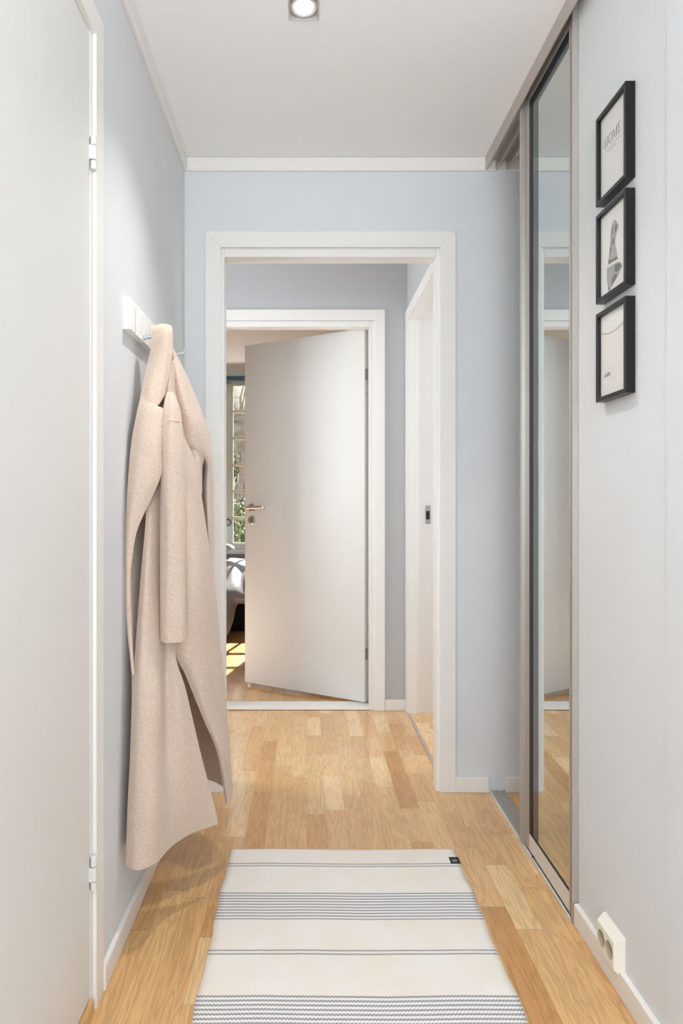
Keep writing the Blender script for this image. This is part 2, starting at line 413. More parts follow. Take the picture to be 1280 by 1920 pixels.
# inner hall
FX0, FX1, FZ = -0.475, 0.330, 2.024
HR = 0.53; SO0, SO1, SOZ = 2.83, 3.60, 2.045
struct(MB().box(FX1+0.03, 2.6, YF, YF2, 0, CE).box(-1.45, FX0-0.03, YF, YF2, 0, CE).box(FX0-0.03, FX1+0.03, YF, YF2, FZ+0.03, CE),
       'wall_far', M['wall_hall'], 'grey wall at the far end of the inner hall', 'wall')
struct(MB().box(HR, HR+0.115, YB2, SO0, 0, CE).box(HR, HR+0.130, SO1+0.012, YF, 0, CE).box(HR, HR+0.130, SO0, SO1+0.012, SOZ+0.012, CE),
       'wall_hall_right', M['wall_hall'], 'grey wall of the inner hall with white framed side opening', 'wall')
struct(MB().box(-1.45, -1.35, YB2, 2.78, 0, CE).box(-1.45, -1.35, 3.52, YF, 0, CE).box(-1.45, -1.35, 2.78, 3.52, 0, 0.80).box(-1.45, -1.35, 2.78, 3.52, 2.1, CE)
       .box(-1.35, WL-0.13, YB2-0.03, YB2, 0, CE), 'wall_hall_left', M['wall_hall'], 'wall of the inner hall with an opening for an assumed window', 'wall')  # window opening is assumed, this end of the hall is out of view
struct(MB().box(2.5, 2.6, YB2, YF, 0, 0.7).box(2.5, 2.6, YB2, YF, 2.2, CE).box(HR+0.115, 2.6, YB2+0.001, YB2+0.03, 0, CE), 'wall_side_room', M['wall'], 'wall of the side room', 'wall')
# bedroom
BW = 6.58; WX0, WX1, WZ0, WZ1 = -1.50, 0.0, 0.650, 2.245
struct(MB().box(-3.2, WX0, BW, BW+0.2, 0, CE).box(WX1, 1.6, BW, BW+0.2, 0, CE).box(WX0, WX1, BW, BW+0.2, 0, WZ0).box(WX0, WX1, BW, BW+0.2, WZ1, CE),
       'wall_bedroom', M['wall'], 'bedroom wall around the many-paned window', 'wall')
struct(MB().box(-3.3, -3.2, YF, 6.78, 0, CE).box(1.6, 1.7, YF, 6.78, 0, CE).box(-3.2, -1.45, YF, YF2, 0, CE), 'wall_bedroom_side', M['wall'], 'side walls of the bedroom', 'wall')

# ------------------------------------------------------------------ trims
def casing_x(mb, x0, x1, ztop, y, wdt, dep):
    """casing on a wall facing -Y (opening x0..x1), front at y-dep, mitred"""
    e = (0, dep, 0); yy = y-dep
    mb.prism([(x0-wdt, yy, 0), (x0, yy, 0), (x0, yy, ztop), (x0-wdt, yy, ztop+wdt)], e)
    mb.prism([(x1, yy, 0), (x1+wdt, yy, 0), (x1+wdt, yy, ztop+wdt), (x1, yy, ztop)], e)
    mb.prism([(x0-wdt, yy, ztop+wdt), (x0, yy, ztop), (x1, yy, ztop), (x1+wdt, yy, ztop+wdt)], e)
    return mb
def casing_y(mb, y0, y1, ztop, x, wdt, dep, sgn):
    """casing on a side wall (opening y0..y1); sgn=+1 when it stands out towards +X"""
    e = (sgn*dep, 0, 0)
    mb.prism([(x, y0-wdt, 0), (x, y0, 0), (x, y0, ztop), (x, y0-wdt, ztop+wdt)], e)
    mb.prism([(x, y1, 0), (x, y1+wdt, 0), (x, y1+wdt, ztop+wdt), (x, y1, ztop)], e)
    mb.prism([(x, y0-wdt, ztop+wdt), (x, y0, ztop), (x, y1, ztop), (x, y1+wdt, ztop+wdt)], e)
    return mb
BV = 0.0014
struct(casing_y(MB(), D1a-0.005, D1b+0.007, 2.108, WL, 0.055, 0.009, 1), 'trim_1', M['trim'], 'white casing around the closed left door', 'door casing', bevel=BV)
struct(MB().box(WL-0.12, WL+0.0002, D1b-0.0075, D1b, 0, D1h).box(WL-0.12, WL, D1a, D1a+0.006, 0, D1h).box(WL-0.12, WL, D1a+0.006, D1b-0.005, D1h-0.005, D1h)
       .box(WL-0.10, WL-0.045, D1b-0.02, D1b-0.0075, 0.04, D1h-0.005), 'trim_2', M['trim'], 'white jamb of the left door', 'door jamb')
struct(casing_x(MB(), OX0-0.012, OX1+0.0125, OZ+0.034, YB, 0.060, 0.012), 'trim_3', M['trim'], 'white mitred casing around the open doorway', 'door casing', bevel=BV)
def jamb_x(x0, x1, z, ya, yb, t=0.03, stop=0.012, ys=None):
    m = MB().box(x0-t, x0, ya, yb, 0, z+t).box(x1, x1+t, ya, yb, 0, z+t).box(x0, x1, ya, yb, z, z+t)
    return m
jm = MB()
for (xa, xb) in ((OX0-0.03, OX0), (OX1, OX1+0.03)): jm.box(xa, xb, YB-0.002, YB2-0.035, 0, OZ+0.03)
for (xa, xb) in ((OX0-0.03, OX0-0.010), (OX1+0.010, OX1+0.03)): jm.box(xa, xb, YB2-0.035, YB2+0.002, 0, OZ+0.03)
jm.box(OX0, OX1, YB-0.002, YB2-0.035, OZ, OZ+0.03).box(OX0-0.01, OX1+0.01, YB2-0.035, YB2+0.002, OZ+0.010, OZ+0.03)
struct(jm, 'trim_4', M['trim'], 'white jamb lining the open doorway', 'door jamb', bevel=0.0025, segs=3)
jm = MB()
for (xa, xb) in ((FX0-0.03, FX0), (FX1, FX1+0.03)): jm.box(xa, xb, YF-0.002, YF2-0.045, 0, FZ+0.03)
for (xa, xb) in ((FX0-0.03, FX0-0.012), (FX1+0.012, FX1+0.03)): jm.box(xa, xb, YF2-0.045, YF2+0.002, 0, FZ+0.03)
jm.box(FX0, FX1, YF-0.002, YF2-0.045, FZ, FZ+0.03).box(FX0-0.012, FX1+0.012, YF2-0.045, YF2+0.002, FZ+0.017, FZ+0.03)
struct(jm, 'trim_5', M['trim'], 'white jamb of the bedroom door', 'door jamb', bevel=0.0025, segs=3)
struct(casing_x(MB(), FX0-0.025, FX1+0.025, FZ+0.032, YF, 0.056, 0.012), 'trim_6', M['trim'], 'white casing around the bedroom door', 'door casing', bevel=BV)
struct(casing_y(MB(), SO0-0.004, SO1-0.002, SOZ-0.002, HR, 0.056, -0.012, 1), 'trim_7', M['trim'], 'white casing of the side opening in the inner hall', 'door casing', bevel=BV)
struct(MB().box(HR-0.001, HR+0.040, SO1-0.004, SO1+0.012, 0, SOZ).box(HR+0.040, HR+0.130, SO1+0.010, SO1+0.014, 0, SOZ+0.01)
       .box(HR-0.001, HR+0.040, SO0, SO1, SOZ-0.004, SOZ+0.012).box(HR+0.040, HR+0.130, SO0, SO1+0.010, SOZ+0.009, SOZ+0.013)
       .box(HR-0.001, HR+0.116, SO0-0.002, SO0+0.002, 0, SOZ+0.01), 'trim_8', M['trim'], 'white rebated jamb of the side opening', 'door jamb', bevel=0.0012)
struct(MB().box(FX0, FX1, YF-0.004, YF2+0.01, 0.002, 0.012), 'trim_9', M['trim'], 'low white sill under the bedroom door', 'sill', bevel=0.002)
struct(MB().box(HR-0.006, HR+0.006, SO0, SO1, 0, 0.0035), 'trim_10', M['alu_beige'], 'thin floor strip in the side opening', 'floor strip')
# oak threshold of the left door
struct(MB().prism([(WL-0.09, D1a+0.008, 0), (-0.4550, D1a+0.008, 0), (-0.4550, D1a+0.008, 0.026), (-0.4575, D1a+0.008, 0.033), (WL-0.09, D1a+0.008, 0.035)], (0, D1b-0.006-D1a-0.008, 0)),
       'trim_11', M['oak_sill'], 'raised oak threshold under the left door', 'threshold', bevel=0.001)
# crown mouldings
def crown_back(mb, x0, x1):
    return mb.prism([(x0, YB, 2.349), (x0, YB-0.010, 2.349), (x0, YB-0.010, 2.352), (x0, YB-0.012, 2.352), (x0, YB-0.012, CE-0.001), (x0, YB, CE-0.001)], (x1-x0, 0, 0))
struct(crown_back(MB(), WL, 1.28), 'trim_12', M['trim'], 'white ceiling moulding above the doorway', 'moulding', bevel=0.0012)
struct(MB().prism([(WL, -1.3, 2.349), (WL+0.010, -1.3, 2.349), (WL+0.012, -1.3, 2.352), (WL+0.012, -1.3, CE-0.001), (WL, -1.3, CE-0.001)], (0, YB-0.012+1.3, 0)),
       'trim_13', M['trim'], 'white ceiling moulding along the left wall', 'moulding', bevel=0.0012)
# baseboards
BH = 0.057
def base(name, x0, x1, y0, y1, lab): struct(MB().box(x0, x1, y0, y1, 0.0, BH), name, M['trim'], lab, 'baseboard', bevel=0.0025)
base('baseboard_left', WL, -0.450, D1b+0.062, YB, 'white baseboard on the left wall below the coat')
base('baseboard_back', OX1+0.0725, 0.688, YB-0.013, YB, 'white baseboard right of the doorway')
base('baseboard_back_left', WL+0.013, OX0-0.072, YB-0.013, YB, 'short white baseboard left of the doorway')
base('baseboard_wardrobe', 0.752, 1.28, YB-0.013, YB, 'white baseboard inside the wardrobe niche')
base('baseboard_right', 0.691, WR, -1.3, 1.797, 'white baseboard on the right wall under the socket')
base('baseboard_far', FX1+0.082, HR-0.012, YF-0.012, YF, 'short white baseboard beside the bedroom door')
# wall end profile next to the mirror
struct(MB().box(0.6915, 0.7045, 1.8005, 1.8145, BH*0+0.0, CE).box(0.6895, 0.6935, 1.7995, 1.808, 0.0, CE), 'trim_14', M['alu_beige'], 'vertical metal profile between mirror door and right wall', 'profile')

# ------------------------------------------------------------------ left door
d1 = struct(MB().box(WL-0.040, WL-0.0005, D1a+0.010, D1b-0.0110, 0.0365, 2.0985), 'door_1', M['door'], 'plain white closed door on the left', 'door', bevel=0.001)
for z in (1.842, 0.301):
    h = MB()
    x, y = -0.4560, 1.4830
    h.cyl((x, y, z-0.035), (x, y, z-0.0165), 0.0062).cyl((x, y, z+0.0165), (x, y, z+0.035), 0.0062).cyl((x, y, z-0.0150), (x, y, z+0.0150), 0.0066)
    h.box(x-0.0085, x-0.001, y-0.0075, y+0.004, z-0.015, z+0.015)
    h.box(x-0.0085, x-0.001, y-0.0005, y+0.0055, z-0.035, z+0.035)
    h.cyl((x, y, z+0.035), (x, y, z+0.0375), 0.0062, 0.0040)
    h.build('hinge', M['door'], d1, bevel=0.0006)
    MB().cyl((x, y, z-0.0165), (x, y, z+0.0165), 0.0036).build('hinge_pin', M['dark'], d1)

# ------------------------------------------------------------------ bedroom door, 32 degrees open
th = R(-32.0); HX, HY = 0.3365, 3.765
def leafpt(l, t, z):      # l along the leaf from the hinge, t across (0 = hall face, 0.04 = room face)
    v = Vector((-0.005-l, -0.04+t)); c, s_ = math.cos(th), math.sin(th)
    return Vector((HX + v.x*c - v.y*s_, HY + v.x*s_ + v.y*c, z))
def leafbox(mb, l0, l1, t0, t1, z0, z1):
    P = [leafpt(l0, t0, z0), leafpt(l1, t0, z0), leafpt(l1, t1, z0), leafpt(l0, t1, z0)]
    return mb.prism(P, (0, 0, z1-z0))
d2 = struct(leafbox(MB(), 0, 0.805, 0, 0.04, 0.020, 2.037), 'door_2', M['door'], 'plain white bedroom door standing ajar', 'door', bevel=0.0012)
for z in (1.79, 0.278):
    leafbox(MB(), -0.0015, 0.0005, 0.006, 0.034, z-0.03, z+0.03).build('hinge', M['chrome'], d2)
leafbox(MB(), -0.0012, 0.0005, 0.017, 0.024, 1.685, 1.693).build('edge_buffer', M['chrome'], d2)
nrm = (leafpt(0.5, -1, 0) - leafpt(0.5, 0, 0)).normalized()
hp = leafpt(0.752, 0, 1.065); kp = leafpt(0.752, 0, 0.992)
MB().lathe([(0.0001, 0.007), (0.022, 0.007), (0.026, 0.004), (0.026, 0)], hp, nrm).build('handle_rose', M['chrome'], d2, smooth=True, bevel=0.0005)
along = (leafpt(0.6, 0, 0) - leafpt(0.75, 0, 0)).normalized()
hb = hp + nrm*0.048
lv = MB().cyl(hp, hb, 0.008).cyl(hb - along*0.008, hb + along*0.112 + Vector((0, 0, 0.004)), 0.0095)
lv.cyl(hb + along*0.108 + Vector((0, 0, 0.004)), hb + along*0.108 - nrm*0.018 + Vector((0, 0, 0.004)), 0.009)
lv.build('lever_handle', M['chrome'], d2, smooth=False, bevel=0.001)
MB().lathe([(0.0001, 0.006), (0.021, 0.006), (0.026, 0.0035), (0.026, 0)], kp, nrm).build('key_rose', M['chrome'], d2, bevel=0.0005)
kh = MB(); k0 = kp + nrm*0.0064
kh.cyl(k0 + Vector((0, 0, 0.004)), k0 + Vector((0, 0, 0.004)) + nrm*0.0008, 0.0042, seg=16)
kh.prism([k0 + along*-0.0026 + Vector((0, 0, -0.013)), k0 + along*0.0026 + Vector((0, 0, -0.013)), k0 + along*0.0026 + Vector((0, 0, 0.004)), k0 - along*0.0026 + Vector((0, 0, 0.004))], nrm*0.0008)
kh.build('keyhole', M['dark'], d2)

# strike plate on the side opening jamb
SO1 += 0.008
sp_ = empty('strike_plate', (0.628, SO1+0.002, 0.95), 'small metal lock strike plate on the jamb of the side opening', 'strike plate')
MB().box(0.617, 0.645, SO1+0.0005, SO1+0.0035, 0.985, 1.080).build('plate', M['chrome'], sp_, bevel=0.0008)
MB().box(0.6205, 0.639, SO1-0.0005, SO1+0.0006, 1.008, 1.052).build('latch_slot', M['dark'], sp_)
for z in (1.070, 0.994): MB().cyl((0.628, SO1+0.0006, z), (0.628, SO1-0.0008, z), 0.004, seg=12).build('screw', M['hook'], sp_)

# ------------------------------------------------------------------ wardrobe: tracks and sliding mirror door
t = empty('sliding_track', (0.715, 2.2, 2.33), 'champagne metal ceiling track of the sliding mirror door', 'track')
tk = MB().box(0.673, 0.6765, 1.36, YB-0.0125, 2.3485, CE-0.0002)
tk.box(0.6765, 0.757, 1.81, YB-0.0125, 2.386, CE-0.0002).box(0.6765, 0.7015, 1.36, 1.80, 2.392, CE-0.0002)
for x in (0.7115, 0.7515): tk.box(x, x+0.005, 1.815, YB-0.0125, 2.349, 2.387)
tk.build('channel', M['alu_beige'], t)
t = empty('floor_track', (0.718, 2.2, 0.0), 'flat grooved metal floor track of the sliding mirror door', 'track')
ft = MB().box(0.6915, 0.748, 1.815, YB-0.001, 0.0, 0.0035)
MB().box(0.6875, 0.6915, 1.815, YB-0.001, 0.0, 0.0090).build('edge_lip', M['alu_white'], t, bevel=0.0006)
for x in (0.7140, 0.7455): ft.box(x, x+0.0025, 1.815, YB-0.001, 0.0035, 0.0085)
for x in (0.704, 0.734): ft.box(x, x+0.002, 1.815, YB-0.001, 0.0035, 0.007)
ft.build('rail', M['alu'], t, bevel=0.0004)
DY0, DY1 = 1.819, 2.233
md = empty('mirror_door', (0.705, (DY0+DY1)/2, 0.009), 'tall sliding wardrobe mirror door in a slim champagne metal frame', 'mirror door')
def door_frame_bar(name, *b): return MB().box(*b).build(name, M['alu_beige'] if name != 'bottom_rail' else M['alu_white'], md, bevel=0.0012)
st = MB().box(0.6800, 0.7095, 2.200, 2.216, 0.0130, 2.385)
for xa, xb in ((0.6800, 0.6815), (0.6865, 0.6885), (0.6925, 0.6945)): st.box(xa, xb, 2.1975, 2.2005, 0.0130, 2.385)
st.build('stile', M['alu'], md, bevel=0.0005)
MB().box(0.6905, 0.7095, DY0, DY0+0.008, 0.0130, 2.385).build('stile', M['alu'], md, bevel=0.0008)
MB().box(0.6925, 0.7095, 2.160, 2.1985, 0.0140, 2.385).build('side_rail', M['alu_beige'], md, bevel=0.0008)
door_frame_bar('bottom_rail', 0.6925, 0.7095, DY0+0.008, 2.160, 0.014, 0.066)
door_frame_bar('top_rail', 0.6925, 0.7095, DY0+0.008, 2.160, 2.346, 2.384)
g = MB().box(0.6926, 0.7085, 2.132, 2.160, 0.066, 2.346).box(0.6930, 0.7085, DY0+0.008, DY0+0.010, 0.066, 2.346)
g.box(0.6930, 0.7085, DY0+0.010, 2.132, 0.066, 0.0720).box(0.6930, 0.7085, DY0+0.010, 2.132, 2.3405, 2.346)
g.build('gasket', M['black_gasket'], md)
MB().box(0.6940, 0.7080, 2.082, 2.132, 0.072, 2.3405).box(0.6940, 0.7080, DY0+0.010, 2.082, 2.300, 2.3405).build('smoked_border', M['smoked'], md)
MB().box(0.6945, 0.7060, DY0+0.010, 2.082, 0.072, 2.300).build('mirror_pane', M['mirror'], md)
MB().box(0.6895, 0.6955, 2.118, 2.126, 0.0095, 0.0138).build('guide_roller', M['dark'], md)

# ------------------------------------------------------------------ ceiling downlight
dl = empty('recessed_downlight', (lx, ly, CE), 'square recessed ceiling spotlight, lit', 'ceiling light')
q = MB(); h0, h1 = lh-0.0008, lh-0.0035
for a in ((-h0, -h1, -h0, h0), (h1, h0, -h0, h0), (-h1, h1, -h0, -h1), (-h1, h1, h1, h0)):
    q.box(lx+a[0], lx+a[1], ly+a[2], ly+a[3], CE-0.002, CE+0.085)
q.box(lx-h0, lx+h0, ly-h0, ly+h0, CE+0.085, CE+0.088)
q.build('housing', M['lamp_metal'], dl)
axis = Vector((0, -0.10, -1)).normalized(); lc = Vector((lx, ly-0.002, CE+0.006))
MB().lathe([(0.0265, 0.001), (0.030, 0.0035), (0.0345, 0.002), (0.0345, -0.030), (0.026, -0.034), (0.0265, -0.002)], lc, axis).build('lamp_ring', M['alu_white'], dl, smooth=True)
MB().lathe([(0.0001, 0.0005), (0.018, 0.0), (0.0266, -0.001)], lc, axis).build('lamp_lens', M['lamp_lens'], dl, smooth=True)
spot = lamp('downlight_bulb', 'SPOT', tuple(lc + axis*0.012), 39.0, (1.0, 0.98, 0.95), 0.016, direction=tuple(axis))
spot.data.spot_size = R(102); spot.data.spot_blend = 1.0; spot.parent = dl; spot.location = Vector(spot.location) - Vector(dl.location)

# ------------------------------------------------------------------ rug
RX0, RX1, RY1, RY0 = -0.240, 0.462, 2.178, 0.778
rg = empty('rug', ((RX0+RX1)/2, RY1, 0), 'cream flat-woven rug with grey zigzag stripes on the oak floor', 'rug')
G = []; nx, ny = 40, 160
def rugz(u, v): return 0.0045 + 0.0006*math.sin(7*u+3*v) + 0.0005*math.sin(19*v)
def rugx(u, v):
    e = 0.0022*math.sin(23*v)+0.0014*math.sin(61*v+1)
    return RX0 + (RX1-RX0)*u + e*(1-2*u)*abs(1-2*u)
b = MB()
b.grid([[(rugx(i/nx, j/ny), RY1+(RY0-RY1)*j/ny + 0.0015*math.sin(9*i/nx), rugz(i/nx, j/ny)) for i in range(nx+1)] for j in range(ny+1)])
ro = b.build('weave', M['rug'], rg, smooth=True)
so = ro.modifiers.new('solid', 'SOLIDIFY'); so.thickness = 0.0040; so.offset = 0
tz = 0.0075
b = MB().box(0.4345, RX1+0.002, 2.089, 2.126, tz-0.0007, tz+0.0007)
tg = b.build('label_tag', M['tag'], rg)
b = MB()
for i, (dx, wd) in enumerate(((0.0065, 0.002), (0.0095, 0.0025), (0.0130, 0.002), (0.0162, 0.0025), (0.0198, 0.0015))):
    b.box(0.4345+dx, 0.4345+dx+wd, 2.102, 2.111, tz+0.0006, tz+0.0010)
b.box(0.4345+0.0065, 0.4345+0.020, 2.097, 2.0985, tz+0.0006, tz+0.0010)
b.build('tag_lettering', M['tag_text'], tg)

# ------------------------------------------------------------------ coat rack
RK = -0.463; RF = -0.443; RZ0, RZ1 = 1.532, 1.612
cr_ = empty('coat_rack', (RK, 1.99, RZ0), 'white wall coat rack with fold-out metal hooks', 'coat rack')
hooksY = [1.800, 1.883, 1.966, 2.049, 2.132]
b = MB().box(RK, RK+0.006, 1.745, 2.215, RZ0, RZ1)
edges = [1.745]; 
for y in hooksY: edges += [y-0.0055, y+0.0055]
edges.append(2.215)
for a, c in zip(edges[::2], edges[1::2]): b.box(RK+0.006, RF, a, c, RZ0, RZ1)
for y in hooksY: b.box(RK+0.006, RF, y-0.0055, y+0.0055, RZ1-0.012, RZ1)
b.build('board', M['rack'], cr_, bevel=0.0008)
for y, out in zip(hooksY, (False, True, False, False, True)):
    if out:
        b = MB().prism([(RF-0.014, y-0.0045, RZ0+0.003), (RF-0.012, y-0.0045, RZ0+0.014), (RF+0.060, y-0.0045, RZ0+0.026), (RF+0.069, y-0.0045, RZ0+0.031), (RF+0.073, y-0.0045, RZ0+0.027), (RF+0.066, y-0.0045, RZ0+0.018)], (0, 0.009, 0))
    else:
        b = MB().box(RF-0.007, RF-0.0012, y-0.0042, y+0.0042, RZ0+0.004, RZ1-0.014)
    b.build('hook', M['hook'], cr_, bevel=0.001)

# ------------------------------------------------------------------ coat
coat = empty('coat', (-0.36, 1.90, 0.2), 'long beige wool coat hanging on the white wall rack', 'coat')
body = MB()
B_rows = [
 [(268,800,1.82),(280,800,1.83),(295,800,1.84),(312,800,1.86),(328,800,1.88),(340,800,1.90)],
 [(274,950,1.80),(284,950,1.805),(300,950,1.83),(318,950,1.86),(334,950,1.875),(350,950,1.89)],
 [(265,1080,1.785),(277,1080,1.775),(296,1080,1.815),(312,1080,1.86),(330,1080,1.875),(350,1080,1.89)],
 [(255,1212,1.765),(270,1212,1.745),(297,1212,1.785),(308,1212,1.835),(319,1212,1.85),(328,1214,1.855)],
 [(249,1300,1.750),(266,1300,1.725),(296,1300,1.745),(310,1300,1.81),(332,1300,1.815),(348,1297,1.855)],
 [(245,1420,1.735),(262,1420,1.71),(293,1420,1.73),(312,1420,1.80),(345,1420,1.825),(377,1420,1.88)],
 [(240,1520,1.722),(258,1520,1.70),(291,1520,1.71),(315,1520,1.79),(355,1520,1.85),(402,1515,1.92)],
 [(237,1622,1.712),(258,1631,1.69),(292,1617,1.725),(318,1589,1.80),(358,1562,1.875),(408,1545,1.93)]]
C_rows = [
 [(316,700,1.865),(320,690,1.87),(324,680,1.885),(327,670,1.91)],
 [(311,740,1.86),(318,740,1.86),(324,740,1.88),(330,740,1.905)],
 [(316,800,1.855),(327,800,1.855),(334,800,1.885),(342,800,1.915)],
 [(324,875,1.855),(342,875,1.85),(355,876,1.88),(367,877,1.918)],
 [(328,925,1.855),(346,925,1.85),(363,925,1.88),(376,925,1.93)],
 [(328,1080,1.855),(350,1080,1.845),(376,1080,1.87),(398,1080,1.94)],
 [(327,1213,1.862),(350,1210,1.86),(382,1210,1.90),(412,1210,1.975)],
 [(348,1265,1.885),(368,1265,1.885),(394,1268,1.93),(419,1265,2.00)],
 [(381,1346,1.93),(394,1350,1.935),(410,1352,1.98),(426,1355,2.03)],
 [(408,1412,1.98),(415,1415,1.98),(424,1420,2.01),(431,1420,2.06)],
 [(423.5,1505,2.068),(427,1504,2.055),(431,1500,2.065),(435,1484,2.10)]]
K_rows = [
 [(288,700,1.90),(297,700,1.95),(308,690,1.98),(322,680,1.97),(326,672,1.93)],
 [(262,800,1.83),(290,790,1.98),(318,790,2.05),(350,795,2.06),(383,800,2.03)],
 [(243,1000,1.775),(283,990,2.0),(315,985,2.15),(350,990,2.15),(394,1000,2.07)],
 [(247,1200,1.770),(283,1180,2.0),(316,1170,2.2),(360,1180,2.2),(411,1200,2.00)],
 [(248,1350,1.755),(283,1330,2.0),(320,1310,2.25),(372,1320,2.25),(424,1350,2.05)],
 [(239,1600,1.722),(285,1524,2.0),(318,1455,2.27),(392,1462,2.25),(434,1484,2.105)]]
G2_rows = [
 [(350,815,1.940),(364,818,1.938),(380,826,1.950)],
 [(359,856,1.927),(369,855,1.931),(381,858,1.957)],
 [(366,885,1.928),(372,884,1.934),(378,880,1.965)],
 [(374,925,1.938),(376,925,1.946),(377.5,927,1.965)]]
for rr in (B_rows, C_rows, K_rows, G2_rows): body.grid(surf(rr))
body.build('body', M['wool'], coat, smooth=True, solid=0.0045, split=True)
G_rows = [
 [(321,655,1.915),(323,654,1.910),(325,655,1.92),(327,660,1.935)],
 [(327,705,1.902),(333,703,1.895),(341,704,1.915),(349,705,1.96)],
 [(334,765,1.908),(346,762,1.895),(360,765,1.92),(373,762,1.99)],
 [(341,800,1.918),(358,800,1.905),(374,800,1.93),(387,800,2.01)],
 [(357,842,1.932),(371,842,1.930),(385,842,1.955),(395,842,2.03)],
 [(383,872,2.03),(387,869,1.985),(392,868,1.98),(398,872,2.05)],
 [(379,922,2.05),(384,920,2.00),(391,920,1.99),(399.5,920,2.06)],
 [(380,1000,2.06),(386,1000,2.01),(393,1000,2.00),(400,1000,2.07)],
 [(382,1080,2.06),(388,1080,2.02),(394,1080,2.01),(399,1080,2.08)],
 [(382,1180,2.06),(388,1180,2.03),(394,1180,2.03),(398,1180,2.08)]]
MB().grid(surf(G_rows)).build('sleeve', M['wool'], coat, smooth=True, solid=0.0045, split=True)
L_rows = [
 [(264,746,1.818),(276,753,1.802),(288,759,1.80),(296,763,1.80)],
 [(258,772,1.80),(272,772,1.785),(290,770,1.785),(306,771,1.80)],
 [(250,812,1.785),(266,815,1.765),(286,815,1.765),(303.5,815,1.783)],
 [(245,850,1.775),(262,850,1.755),(284,850,1.755),(302,850,1.778)],
 [(242,890,1.768),(258,890,1.745),(282,890,1.750),(302,886,1.775)],
 [(239,936,1.762),(252,930,1.740),(272,925,1.745),(288,923,1.765)],
 [(237.5,985,1.757),(243,980,1.742),(252,976,1.742),(264,974,1.752)],
 [(237,1020,1.752),(240,1020,1.743),(246,1018,1.742),(252,1010,1.746)],
 [(237.5,1080,1.748),(238.7,1080,1.743),(241,1080,1.742),(243.5,1070,1.745)],
 [(239,1170,1.745),(240.5,1170,1.741),(243,1170,1.740),(245,1170,1.743)],
 [(248,1262,1.742),(249,1264,1.739),(250,1266,1.739),(251,1266,1.741)]]
MB().grid(surf(L_rows)).build('lapel', M['wool'], coat, smooth=True, solid=0.0045, split=True)
N_rows = [
 [(291,645,1.918),(300,645,1.922),(312,645,1.922),(321,645,1.918)],
 [(289,616,1.900),(300,612,1.905),(312,612,1.905),(321,616,1.90)],
 [(286,617,1.865),(299,615,1.860),(312,615,1.860),(322,618,1.868)],
 [(283,655,1.860),(298,655,1.850),(311,655,1.850),(323,655,1.870)],
 [(275,690,1.850),(291,695,1.835),(306,695,1.838),(318,692,1.858)],
 [(266,735,1.830),(281,735,1.812),(297,738,1.818),(311,725,1.843)],
 [(263,748,1.820),(276,755,1.806),(293,762,1.806),(308,741,1.838)]]
MB().grid(surf(N_rows)).build('collar', M['wool'], coat, smooth=True, solid=0.0045, split=True)
# near sleeve: a hanging tube
ctl = [(319,737,6,1.838,0.010),(320,750,10,1.830,0.020),(322,770,14.5,1.818,0.028),(322,795,17,1.810,0.032),(324,850,20.5,1.805,0.036),
       (324.5,950,22,1.802,0.037),(325,1080,22,1.800,0.037),(325.3,1200,22.3,1.798,0.036)]
rows = []
for (cx, py, hw, Yc, ry) in ctl:
    c = at(cx, py, Yc); rx = hw*Yc/F
    rows.append([c + Vector((rx*math.cos(a), ry*math.sin(a) , 0)) for a in [2*math.pi*j/32 for j in range(32)]])
cols = [spl([rows[i][j] for i in range(len(rows))], 7) for j in range(32)]
G = [[cols[j][i] for j in range(32)] for i in range(len(cols[0]))]
for i, r in enumerate(G):       # soft hanging creases
    for j in range(32):
        a = 2*math.pi*j/32
        k = 0.0009*math.sin(5*a + i*0.09) + 0.0006*math.sin(3*a - i*0.2)
        r[j] = r[j] + Vector((math.cos(a)*k, math.sin(a)*k*2, 0))
near = MB().grid(G, close_u=True).build('sleeve', M['wool'], coat, smooth=True, solid=0.004, split=True)
arc = []
for j in range(17):
    a = math.pi + math.pi*j/16
    c = at(322, 792.5, 1.810)
    arc.append(c + Vector((0.0245*math.cos(a), 0.0335*math.sin(a), 0.0035*math.sin(a-math.pi)*0.9)))
MB().tube(arc, 0.0014, 6).build('shoulder_seam', M['wool_seam'], near, smooth=True)
rim = [p + Vector((0, 0, 0.0012)) for p in G[-1]]
MB().tube(rim + [rim[0]], 0.0021, 6).build('cuff_edge', M['wool_seam'], near, smooth=True)
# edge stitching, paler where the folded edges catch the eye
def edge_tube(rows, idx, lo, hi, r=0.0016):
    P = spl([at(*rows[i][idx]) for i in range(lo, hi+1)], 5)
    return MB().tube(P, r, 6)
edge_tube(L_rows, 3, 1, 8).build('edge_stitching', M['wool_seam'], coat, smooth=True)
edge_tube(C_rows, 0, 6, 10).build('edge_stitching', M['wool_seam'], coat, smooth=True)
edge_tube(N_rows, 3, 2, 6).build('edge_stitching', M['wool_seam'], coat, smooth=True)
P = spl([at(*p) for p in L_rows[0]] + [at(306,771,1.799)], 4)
MB().tube(P, 0.0012, 6).build('gorge_seam', M['wool_seam'], coat, smooth=True)

